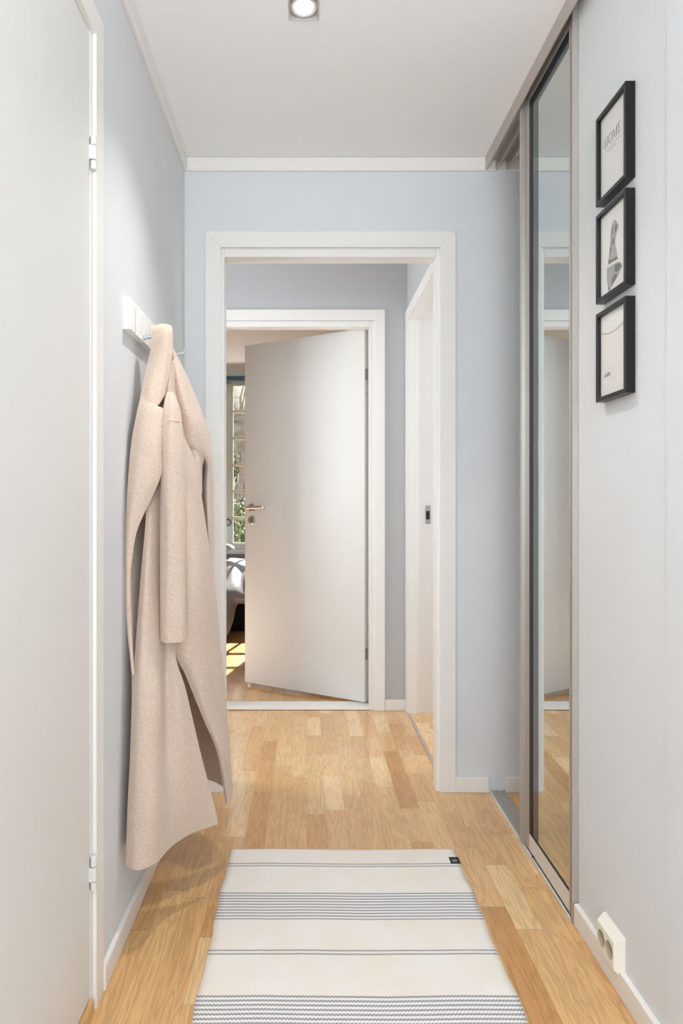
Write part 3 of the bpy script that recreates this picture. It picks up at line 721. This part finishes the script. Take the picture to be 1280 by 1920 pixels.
# ------------------------------------------------------------------ three framed pictures
PX0, PX1 = 0.6833, WR; PY0, PY1 = 1.4875, 1.6410; RIM = 0.0098
def picture(zb, zt, label, art):
    f = empty('picture_frame', (WR, (PY0+PY1)/2, zb), label, 'picture', 'framed pictures in a column on the right wall')
    xf = PX0; e = (PX1-0.0005-PX0, 0, 0)
    m = MB()
    m.prism([(xf, PY0, zb), (xf, PY1, zb), (xf, PY1-RIM, zb+RIM), (xf, PY0+RIM, zb+RIM)], e)
    m.prism([(xf, PY0, zt), (xf, PY1, zt), (xf, PY1-RIM, zt-RIM), (xf, PY0+RIM, zt-RIM)], e)
    m.prism([(xf, PY0, zb), (xf, PY0+RIM, zb+RIM), (xf, PY0+RIM, zt-RIM), (xf, PY0, zt)], e)
    m.prism([(xf, PY1, zb), (xf, PY1-RIM, zb+RIM), (xf, PY1-RIM, zt-RIM), (xf, PY1, zt)], e)
    m.build('frame', M['frame_black'], f, bevel=0.0006)
    pr = MB().box(PX0+0.0085, PX0+0.0105, PY0+RIM-0.001, PY1-RIM+0.001, zb+RIM-0.001, zt-RIM+0.001).build('print', M['paper'], f)
    art(pr, PX0+0.0085, (PY0+PY1)/2, zb)
    MB().box(PX0+0.0060, PX0+0.0068, PY0+RIM-0.001, PY1-RIM+0.001, zb+RIM-0.001, zt-RIM+0.001).build('glass', M['glass'], f)
    return f
def flat(mb, x, pts, d=0.0003):      # pts in (reading direction, up): reading runs towards the camera (-Y)
    mb.prism([(x-d, p[0], p[1]) for p in pts], (d, 0, 0))
def art_home(pr, x, yc, zb):
    b = MB(); z0, hgt = 1.9155, 0.0225
    y = 1.6135; 
    def P(u, v): return (y - u, z0 + v*hgt)
    thick, thin, ser = 0.0028, 0.0007, 0.0011
    def stem(u, wd): flat(b, x, [P(u, 0), P(u+wd, 0), P(u+wd, 1), P(u, 1)])
    def serif(u0, u1, v): flat(b, x, [P(u0, v-0.02), P(u1, v-0.02), P(u1, v+0.02), P(u0, v+0.02)])
    def bar(u0, u1, v, h=0.015): flat(b, x, [P(u0, v-h), P(u1, v-h), P(u1, v+h), P(u0, v+h)])
    # H
    stem(0.003, thick); stem(0.0150, thick); bar(0.004, 0.017, 0.5)
    for u in (0.0015, 0.0135):
        serif(u, u+0.0058, 0.02); serif(u, u+0.0058, 0.98)
    # O
    cy, n = 0.0325, 40
    for i in range(n):
        a0, a1 = 2*math.pi*i/n, 2*math.pi*(i+1)/n
        def o(a, q): return P(cy + (0.0095 - q*0.0030)*math.cos(a), 0.5 + (0.52 - q*0.04)*math.sin(a))
        flat(b, x, [o(a0, 0), o(a1, 0), o(a1, 1), o(a0, 1)])
    # M
    u = 0.0455
    flat(b, x, [P(u+0.001, 0), P(u+0.0018, 0), P(u+0.0018, 1), P(u+0.001, 1)])
    flat(b, x, [P(u, 1), P(u+0.0030, 1), P(u+0.0115, 0.0), P(u+0.0100, 0.0)])
    flat(b, x, [P(u+0.0102, 0.0), P(u+0.0113, 0.0), P(u+0.0187, 1), P(u+0.0178, 1)])
    stem(u+0.0180, thick)
    serif(u-0.001, u+0.0035, 0.02); serif(u+0.0165, u+0.0225, 0.02); serif(u+0.0175, u+0.0225, 0.98)
    # E
    u = 0.0720
    stem(u+0.0015, thick); bar(u, u+0.0135, 0.98, 0.02); bar(u, u+0.0140, 0.02, 0.02); bar(u+0.003, u+0.0095, 0.52)
    for v0, v1 in ((0.98, 0.80), (0.02, 0.22)): flat(b, x, [P(u+0.0128, v0), P(u+0.0138, v0), P(u+0.0138, v1), P(u+0.0133, v1)])
    b.build('lettering', M['ink'], pr)
    # two lines of tiny text
    rnd = random.Random(3); b = MB()
    for (ya, yb_, z) in ((1.606, 1.530, 1.9055), (1.588, 1.550, 1.8975)):
        yy = ya
        while yy > yb_:
            wd = rnd.uniform(0.0007, 0.0016)
            flat(b, x, [(yy, z), (yy-wd, z), (yy-wd, z+rnd.uniform(0.0016, 0.0024)), (yy, z+0.0018)])
            yy -= wd + (0.0022 if rnd.random() < 0.18 else 0.0006)
    b.build('small_lettering', M['ink_light'], pr)
def art_figure(pr, x, yc, zb):
    # outline points read off the print: (fraction across from the far side, fraction up)
    Y0, Y1, Z0, Z1 = PY1-RIM, PY0+RIM, 1.563+RIM, 1.771-RIM
    def P(u, v): return (Y0 + (Y1-Y0)*u, Z0 + (Z1-Z0)*v)
    rnd = random.Random(5)
    def blob(mb, pts, d=0.0003): flat(mb, x, [P(*p) for p in pts], d)
    b = MB()
    blob(b, [(0.44,0.80),(0.50,0.84),(0.58,0.83),(0.64,0.78),(0.70,0.74),(0.66,0.68),(0.60,0.64),(0.56,0.58),(0.58,0.53),(0.62,0.44),(0.66,0.34),(0.30,0.36),(0.32,0.46),(0.36,0.55),(0.38,0.66),(0.40,0.74)])
    blob(b, [(0.24,0.33),(0.66,0.31),(0.78,0.27),(0.82,0.22),(0.74,0.17),(0.60,0.12),(0.42,0.06),(0.34,0.02),(0.28,0.10),(0.24,0.20)])
    b.build('grey_figure', M['ink_light'], pr)
    b = MB()
    blob(b, [(0.46,0.79),(0.50,0.80),(0.48,0.72),(0.45,0.66),(0.43,0.70)], 0.0005)
    blob(b, [(0.58,0.78),(0.64,0.74),(0.60,0.69),(0.55,0.66),(0.54,0.72)], 0.0005)
    blob(b, [(0.46,0.63),(0.52,0.64),(0.54,0.58),(0.48,0.55),(0.42,0.57)], 0.0005)
    blob(b, [(0.36,0.56),(0.42,0.55),(0.40,0.48),(0.34,0.46)], 0.0005)
    blob(b, [(0.30,0.42),(0.44,0.39),(0.64,0.38),(0.66,0.345),(0.30,0.36)], 0.0005)
    blob(b, [(0.56,0.30),(0.76,0.27),(0.80,0.22),(0.66,0.19),(0.54,0.22)], 0.0005)
    blob(b, [(0.44,0.16),(0.56,0.19),(0.66,0.155),(0.56,0.11),(0.44,0.075)], 0.0005)
    blob(b, [(0.28,0.10),(0.34,0.08),(0.36,0.035),(0.33,0.02)], 0.0005)
    b.build('dark_patches', M['ink'], pr)
def art_pale(pr, x, yc, zb):  # paper kept nearly blank in place of a washed-out reflection on the glass
    Y0, Y1, Z0, Z1 = PY1-RIM, PY0+RIM, 1.331+RIM, 1.539-RIM
    def P(u, v): return (Y0 + (Y1-Y0)*u, Z0 + (Z1-Z0)*v)
    b = MB()
    pts = [(0.03+0.94*i/14, 0.80 - 0.055*math.sin(math.pi*i/14)**1.0 + 0.02*(i/14)) for i in range(15)]
    for p, q_ in zip(pts[:-1], pts[1:]): flat(b, x, [P(*p), P(*q_), P(q_[0], q_[1]-0.014), P(p[0], p[1]-0.014)])
    b.build('curved_line', M['ink_light'], pr); b = MB()
    flat(b, x, [P(0.15, 0.235), P(0.38, 0.235), P(0.38, 0.275), P(0.30, 0.285), P(0.22, 0.275), P(0.15, 0.27)])
    b.build('grey_mark', M['ink_light'], pr); b = MB()
    flat(b, x, [P(0.86, 0.80), P(0.885, 0.80), P(0.875, 0.66), P(0.865, 0.66)])
    b.build('upright_mark', M['ink_light'], pr)
picture(1.793, 2.000, 'top black picture frame with a print reading HOME', art_home)
picture(1.563, 1.771, 'middle black picture frame with a grey figure print', art_figure)
picture(1.331, 1.539, 'lowest black picture frame with a print left pale in place of a bright reflection', art_pale)

# ------------------------------------------------------------------ wall socket
so_ = empty('wall_socket', (WR, 1.583, 0.042), 'ivory double power socket low on the right wall above the baseboard', 'socket')
yb0, yb1, zb0, zb1 = 1.5325, 1.6350, 0.0415, 0.1310; yf0, yf1, zf0, zf1 = 1.5400, 1.6260, 0.0560, 0.1180; XF, XB = 0.6805, WR
bz = 0.0045
def socket_body():
    b = MB(); bm = b.bm
    back = [(XB, yb0, zb0), (XB, yb1, zb0), (XB, yb1, zb1), (XB, yb0, zb1)]
    mid = [(XB-0.006, yb0, zb0), (XB-0.006, yb1, zb0), (XB-0.006, yb1, zb1), (XB-0.006, yb0, zb1)]
    fr = [(XF, yf0, zf0), (XF, yf1, zf0), (XF, yf1, zf1), (XF, yf0, zf1)]
    V = [[bm.verts.new(p) for p in L_] for L_ in (back, mid, fr)]
    bm.faces.new(V[0]); 
    for a, c in ((0, 1), (1, 2)):
        for i in range(4): bm.faces.new((V[a][i], V[a][(i+1) % 4], V[c][(i+1) % 4], V[c][i]))
    # front face with two round holes
    ys = [1.6035, 1.5625]; zc = 0.0870; r = 0.0188; n = 32
    loops = [[bm.verts.new((XF, yc_ + r*math.cos(2*math.pi*k/n), zc + r*math.sin(2*math.pi*k/n))) for k in range(n)] for yc_ in ys]
    ed = []
    for i in range(4):
        e_ = bm.edges.get((V[2][i], V[2][(i+1) % 4])); ed.append(e_)
    for lp in loops:
        for k in range(n): ed.append(bm.edges.new((lp[k], lp[(k+1) % n])))
    bmesh.ops.triangle_fill(bm, edges=ed, use_beauty=True)
    return b, ys, zc, r
b, ys, zc, r = socket_body()
b.build('cover', M['plastic'], so_, bevel=0.0012)
for yc_ in ys:
    c = MB().lathe([(r, 0), (r*0.96, -0.014), (0.0001, -0.015)], (XF+0.0002, yc_, zc), (-1, 0, 0))
    cup = c.build('socket_cup', M['plastic_in'], so_)
    h = MB()
    for dz in (-0.0095, 0.0095): h.cyl((XF+0.0150, yc_, zc+dz), (XF+0.0135, yc_, zc+dz), 0.0026, seg=14)
    h.build('contact_hole', M['dark'], cup)

# ------------------------------------------------------------------ bedroom window
def window(name, label, cols, rowsz, x0, x1, z0, z1, y, ny=0.05):
    wn = MB()
    t_ = 0.045
    wn.box(x0, x1, y, y+ny, z0, z0+0.03).box(x0, x1, y, y+ny, z1-0.03, z1).box(x0, x0+0.03, y, y+ny, z0, z1).box(x1-0.03, x1, y, y+ny, z0, z1)
    return wn
wf = MB()
y0_, y1_ = BW+0.02, BW+0.07
PX = -0.745                       # central post
wf.box(WX0, WX1, y0_, y1_, WZ0, WZ0+0.035).box(WX0, WX1, y0_, y1_, WZ1-0.012, WZ1)
wf.box(WX0, WX0+0.04, y0_, y1_, WZ0, WZ1).box(WX1-0.02, WX1, y0_, y1_, WZ0, WZ1).box(PX-0.03, PX+0.03, y0_, y1_, WZ0, WZ1)
win = struct(wf, 'window_1', M['sage'], 'white window with small panes seen past the bedroom door', 'window', bevel=0.003)
barZ = [1.965, 1.709, 1.456, 1.203, 0.950]
for (xa, xb) in ((WX0+0.04, PX-0.03), (PX+0.03, WX1-0.02)):
    s_ = MB(); ya, yb_ = BW+0.015, BW+0.055; gx0, gx1 = (xa+0.014, xb-0.030) if xa > PX else (xa+0.03, xb-0.014)
    gz0, gz1 = 0.714, 2.208
    s_.box(xa, gx0, ya, yb_, WZ0+0.035, WZ1-0.012).box(gx1, xb, ya, yb_, WZ0+0.035, WZ1-0.012)
    s_.box(gx0, gx1, ya, yb_, WZ0+0.035, gz0).box(gx0, gx1, ya, yb_, gz1, WZ1-0.012)
    s_.build('sash', M['sage'], win, bevel=0.002)
    g_ = MB()
    for z in barZ: g_.box(gx0, gx1, ya+0.004, yb_-0.006, z-0.0135, z+0.0135)
    for k in (1, 2):
        xx = gx0 + (gx1-gx0)*k/3; g_.box(xx-0.011, xx+0.011, ya+0.006, yb_-0.008, gz0, gz1)
    g_.build('glazing_bars', M['bar'], win, bevel=0.0015)
    MB().box(gx0, gx1, ya+0.018, ya+0.021, gz0, gz1).build('pane', M['glass'], win)
MB().box(WX0-0.03, WX1+0.03, BW-0.05, BW+0.02, 0.612, 0.648).build('window_sill', M['trim'], win, bevel=0.003)
hd = MB().torus((PX-0.003, BW+0.002, 0.908), (0, 1, 0), 0.028, 0.0042).cyl((PX-0.003, BW+0.016, 0.936), (PX-0.003, BW-0.002, 0.936), 0.006)
hd.build('window_handle', M['black_gasket'], win, smooth=True)
struct(MB().box(WX0-0.06, WX1+0.06, BW-0.014, BW, WZ1+0.03, WZ1+0.10).box(WX0-0.065, WX0, BW-0.014, BW, WZ0-0.04, WZ1+0.03).box(WX1, WX1+0.065, BW-0.014, BW, WZ0-0.04, WZ1+0.03),
       'trim_15', M['sage'], 'pale casing around the bedroom window', 'window casing', bevel=0.002)
bl = empty('roller_blind', (-0.75, BW-0.04, 2.24), 'rolled-up dark blue blind above the bedroom window', 'blind')
MB().cyl((WX0-0.02, BW-0.045, 2.266), (WX1+0.02, BW-0.045, 2.266), 0.024).build('roll', M['blind'], bl, smooth=False)
for x in (WX0-0.03, WX1+0.02): MB().box(x, x+0.01, BW-0.07, BW-0.014, 2.24, 2.295).build('bracket', M['alu'], bl)
# assumed window of the inner hall (unseen, added for light from the left) 
wf = MB()
for a in ((2.78, 2.82, 0.8, 2.1), (3.48, 3.52, 0.8, 2.1), (2.82, 3.48, 0.8, 0.84), (2.82, 3.48, 2.06, 2.1), (3.13, 3.17, 0.84, 2.06)):
    wf.box(-1.43, -1.37, a[0], a[1], a[2], a[3])
w2 = struct(wf, 'assumed_window_2', M['trim'], 'assumed white window, unseen, added to light the inner hall from the left', 'window', bevel=0.002)
MB().box(-1.402, -1.398, 2.82, 3.13, 0.84, 2.06).box(-1.402, -1.398, 3.17, 3.48, 0.84, 2.06).build('pane', M['glass'], w2)

# ------------------------------------------------------------------ bed
bed = empty('bed', (-1.1, 6.1, 0), 'bed with black painted shade beneath it, under the window in the sunny bedroom', 'bed')
MB().box(-2.35, -0.500, 5.88, 6.50, 0.02, 0.29).build('base', M['bed_shade'], bed, bevel=0.01)  # solid block put in for the dark space beneath the raised bed
MB().box(-2.37, -0.485, 5.99, 6.51, 0.29, 0.49).build('mattress', M['sheet'], bed, bevel=0.04, segs=4)
def dv(x, row):
    fold = math.sin(x*19)*0.5 + math.sin(x*43+1)*0.3
    return fold
cols_x = [-2.2 + 1.745*i/60 for i in range(61)]
rows_d = []
for x in cols_x:
    u = (x+2.0)/1.88
    f = math.sin(x*17+0.7); f2 = math.sin(x*41+2)
    drop = 0.06 if x < -0.63 else 0.06 + min(0.27, (x+0.63)*2.8)
    bulge = 0.30*max(0.0, min(1.0, (-0.575-x)/0.08))
    drop = min(drop, 0.29)
    prof = [Vector((x, 6.48, 0.555)), Vector((x, 6.22, 0.575+0.010*f)), Vector((x, 5.98, 0.548+0.014*f)), Vector((x, 5.78, 0.478+0.014*f2)),
            Vector((x, 5.62, 0.405+0.012*f)), Vector((x, 5.535+0.02*f-bulge*0.2, 0.335)),
            Vector((x+0.02*f2, 5.53-0.02*f-bulge*0.6, (0.33+drop)/2)), Vector((x+0.02*f, 5.55+0.02*f2-bulge*0.85, drop))]
    rows_d.append(spl(prof, 5))
du = tag(MB().grid(rows_d).build('duvet', M['duvet'], None, smooth=True, solid=0.03, subd=1), 'grey satin duvet draped over the side of the bed', 'duvet')
pv = bmesh.new(); bmesh.ops.create_uvsphere(pv, u_segments=32, v_segments=20, radius=1.0)
b = MB()
for v in pv.verts:
    pass
pv.free()
rowsP = []
for i in range(25):
    a = -math.pi/2 + math.pi*i/24
    ring = []
    for j in range(36):
        t_ = 2*math.pi*j/36
        sx = math.copysign(abs(math.cos(t_))**0.55, math.cos(t_)); sy = math.copysign(abs(math.sin(t_))**0.55, math.sin(t_))
        k = math.cos(a)**0.5 if math.cos(a) > 0 else 0
        ring.append(Vector((-0.98+0.32*sx*k, 6.31+0.16*sy*k, 0.680+0.050*math.sin(a))))
    rowsP.append(ring)
tag(MB().grid(rowsP, close_u=True).build('pillow', M['pillow'], None, smooth=True), 'pale grey pillow lying on the bed below the window', 'pillow')

# ------------------------------------------------------------------ outdoors
bk = []
for i in range(40):
    y = 7.4 + 16*i/39; row = []
    for j in range(40):
        x = -9 + 16*j/39
        z = -0.3 + max(0, (y-8.6))*0.46 + 0.16*math.sin(x*1.7+y)+0.1*math.sin(x*4.1-y*2.3)
        row.append((x, y, min(z, 6.5)))
    bk.append(row)
struct(MB().grid(bk), 'ground', M['bank'], 'brown leafy bank outside the bedroom window', 'ground', smooth=True)
tag(MB().box(-2.4, 0.4, BW+0.2, BW+0.75, 0.50, 0.56).build('outer_ledge', M['ledge'], None), 'pale lit ledge just outside the bedroom window', 'ledge')['kind'] = 'structure'
def shrub(x, y, z, r, n, label, seed):
    rnd = random.Random(seed); b = MB()
    for k in range(n):
        v = Vector((rnd.gauss(0, 1), rnd.gauss(0, 1), rnd.gauss(0, 1))).normalized()*r*rnd.uniform(0.5, 1.0)
        p = Vector((x, y, z)) + Vector((v.x, v.y, v.z*0.9))
        a = Vector((rnd.gauss(0, 1), rnd.gauss(0, 1), rnd.gauss(0, 1))).normalized(); c = a.cross(v).normalized()
        s_ = rnd.uniform(0.03, 0.06)
        V = [b.bm.verts.new(q_) for q_ in (p-a*s_, p+c*s_*0.4, p+a*s_, p-c*s_*0.4)]
        b.bm.faces.new(V)
    return tag(b.build('shrub', M['shrub'], None), label, 'shrub')
shrub(-0.86, 9.1, 0.80, 0.42, 900, 'green leafy shrub outside, low in the bedroom window', 1)
shrub(-1.35, 12.2, 1.75, 0.35, 500, 'smaller green shrub higher up the bank', 2)
def bare_tree(x, y, z, h, label, seed):
    rnd = random.Random(seed); b = MB()
    def br(p, d, L_, r_, dep):
        q_ = p + d*L_; b.cyl(p, q_, r_, r_*0.65, seg=7)
        if dep == 0: return
        for _ in range(3):
            nd = (d + Vector((rnd.uniform(-.7, .7), rnd.uniform(-.7, .7), rnd.uniform(-.15, .5)))).normalized()
            br(p + d*L_*rnd.uniform(0.45, 1.0), nd, L_*0.66, r_*0.55, dep-1)
    br(Vector((x, y, z)), Vector((0.12, 0, 1)).normalized(), h*0.42, 0.045, 4)
    return tag(b.build('bare_tree', M['bark'], None), label, 'tree')
bare_tree(-1.13, 11.0, 0.75, 3.6, 'bare pale tree outside the bedroom window, nearest the glass', 4)
bare_tree(-1.75, 14.0, 2.0, 4.5, 'bare tree further up the bank behind the nearer one', 9)
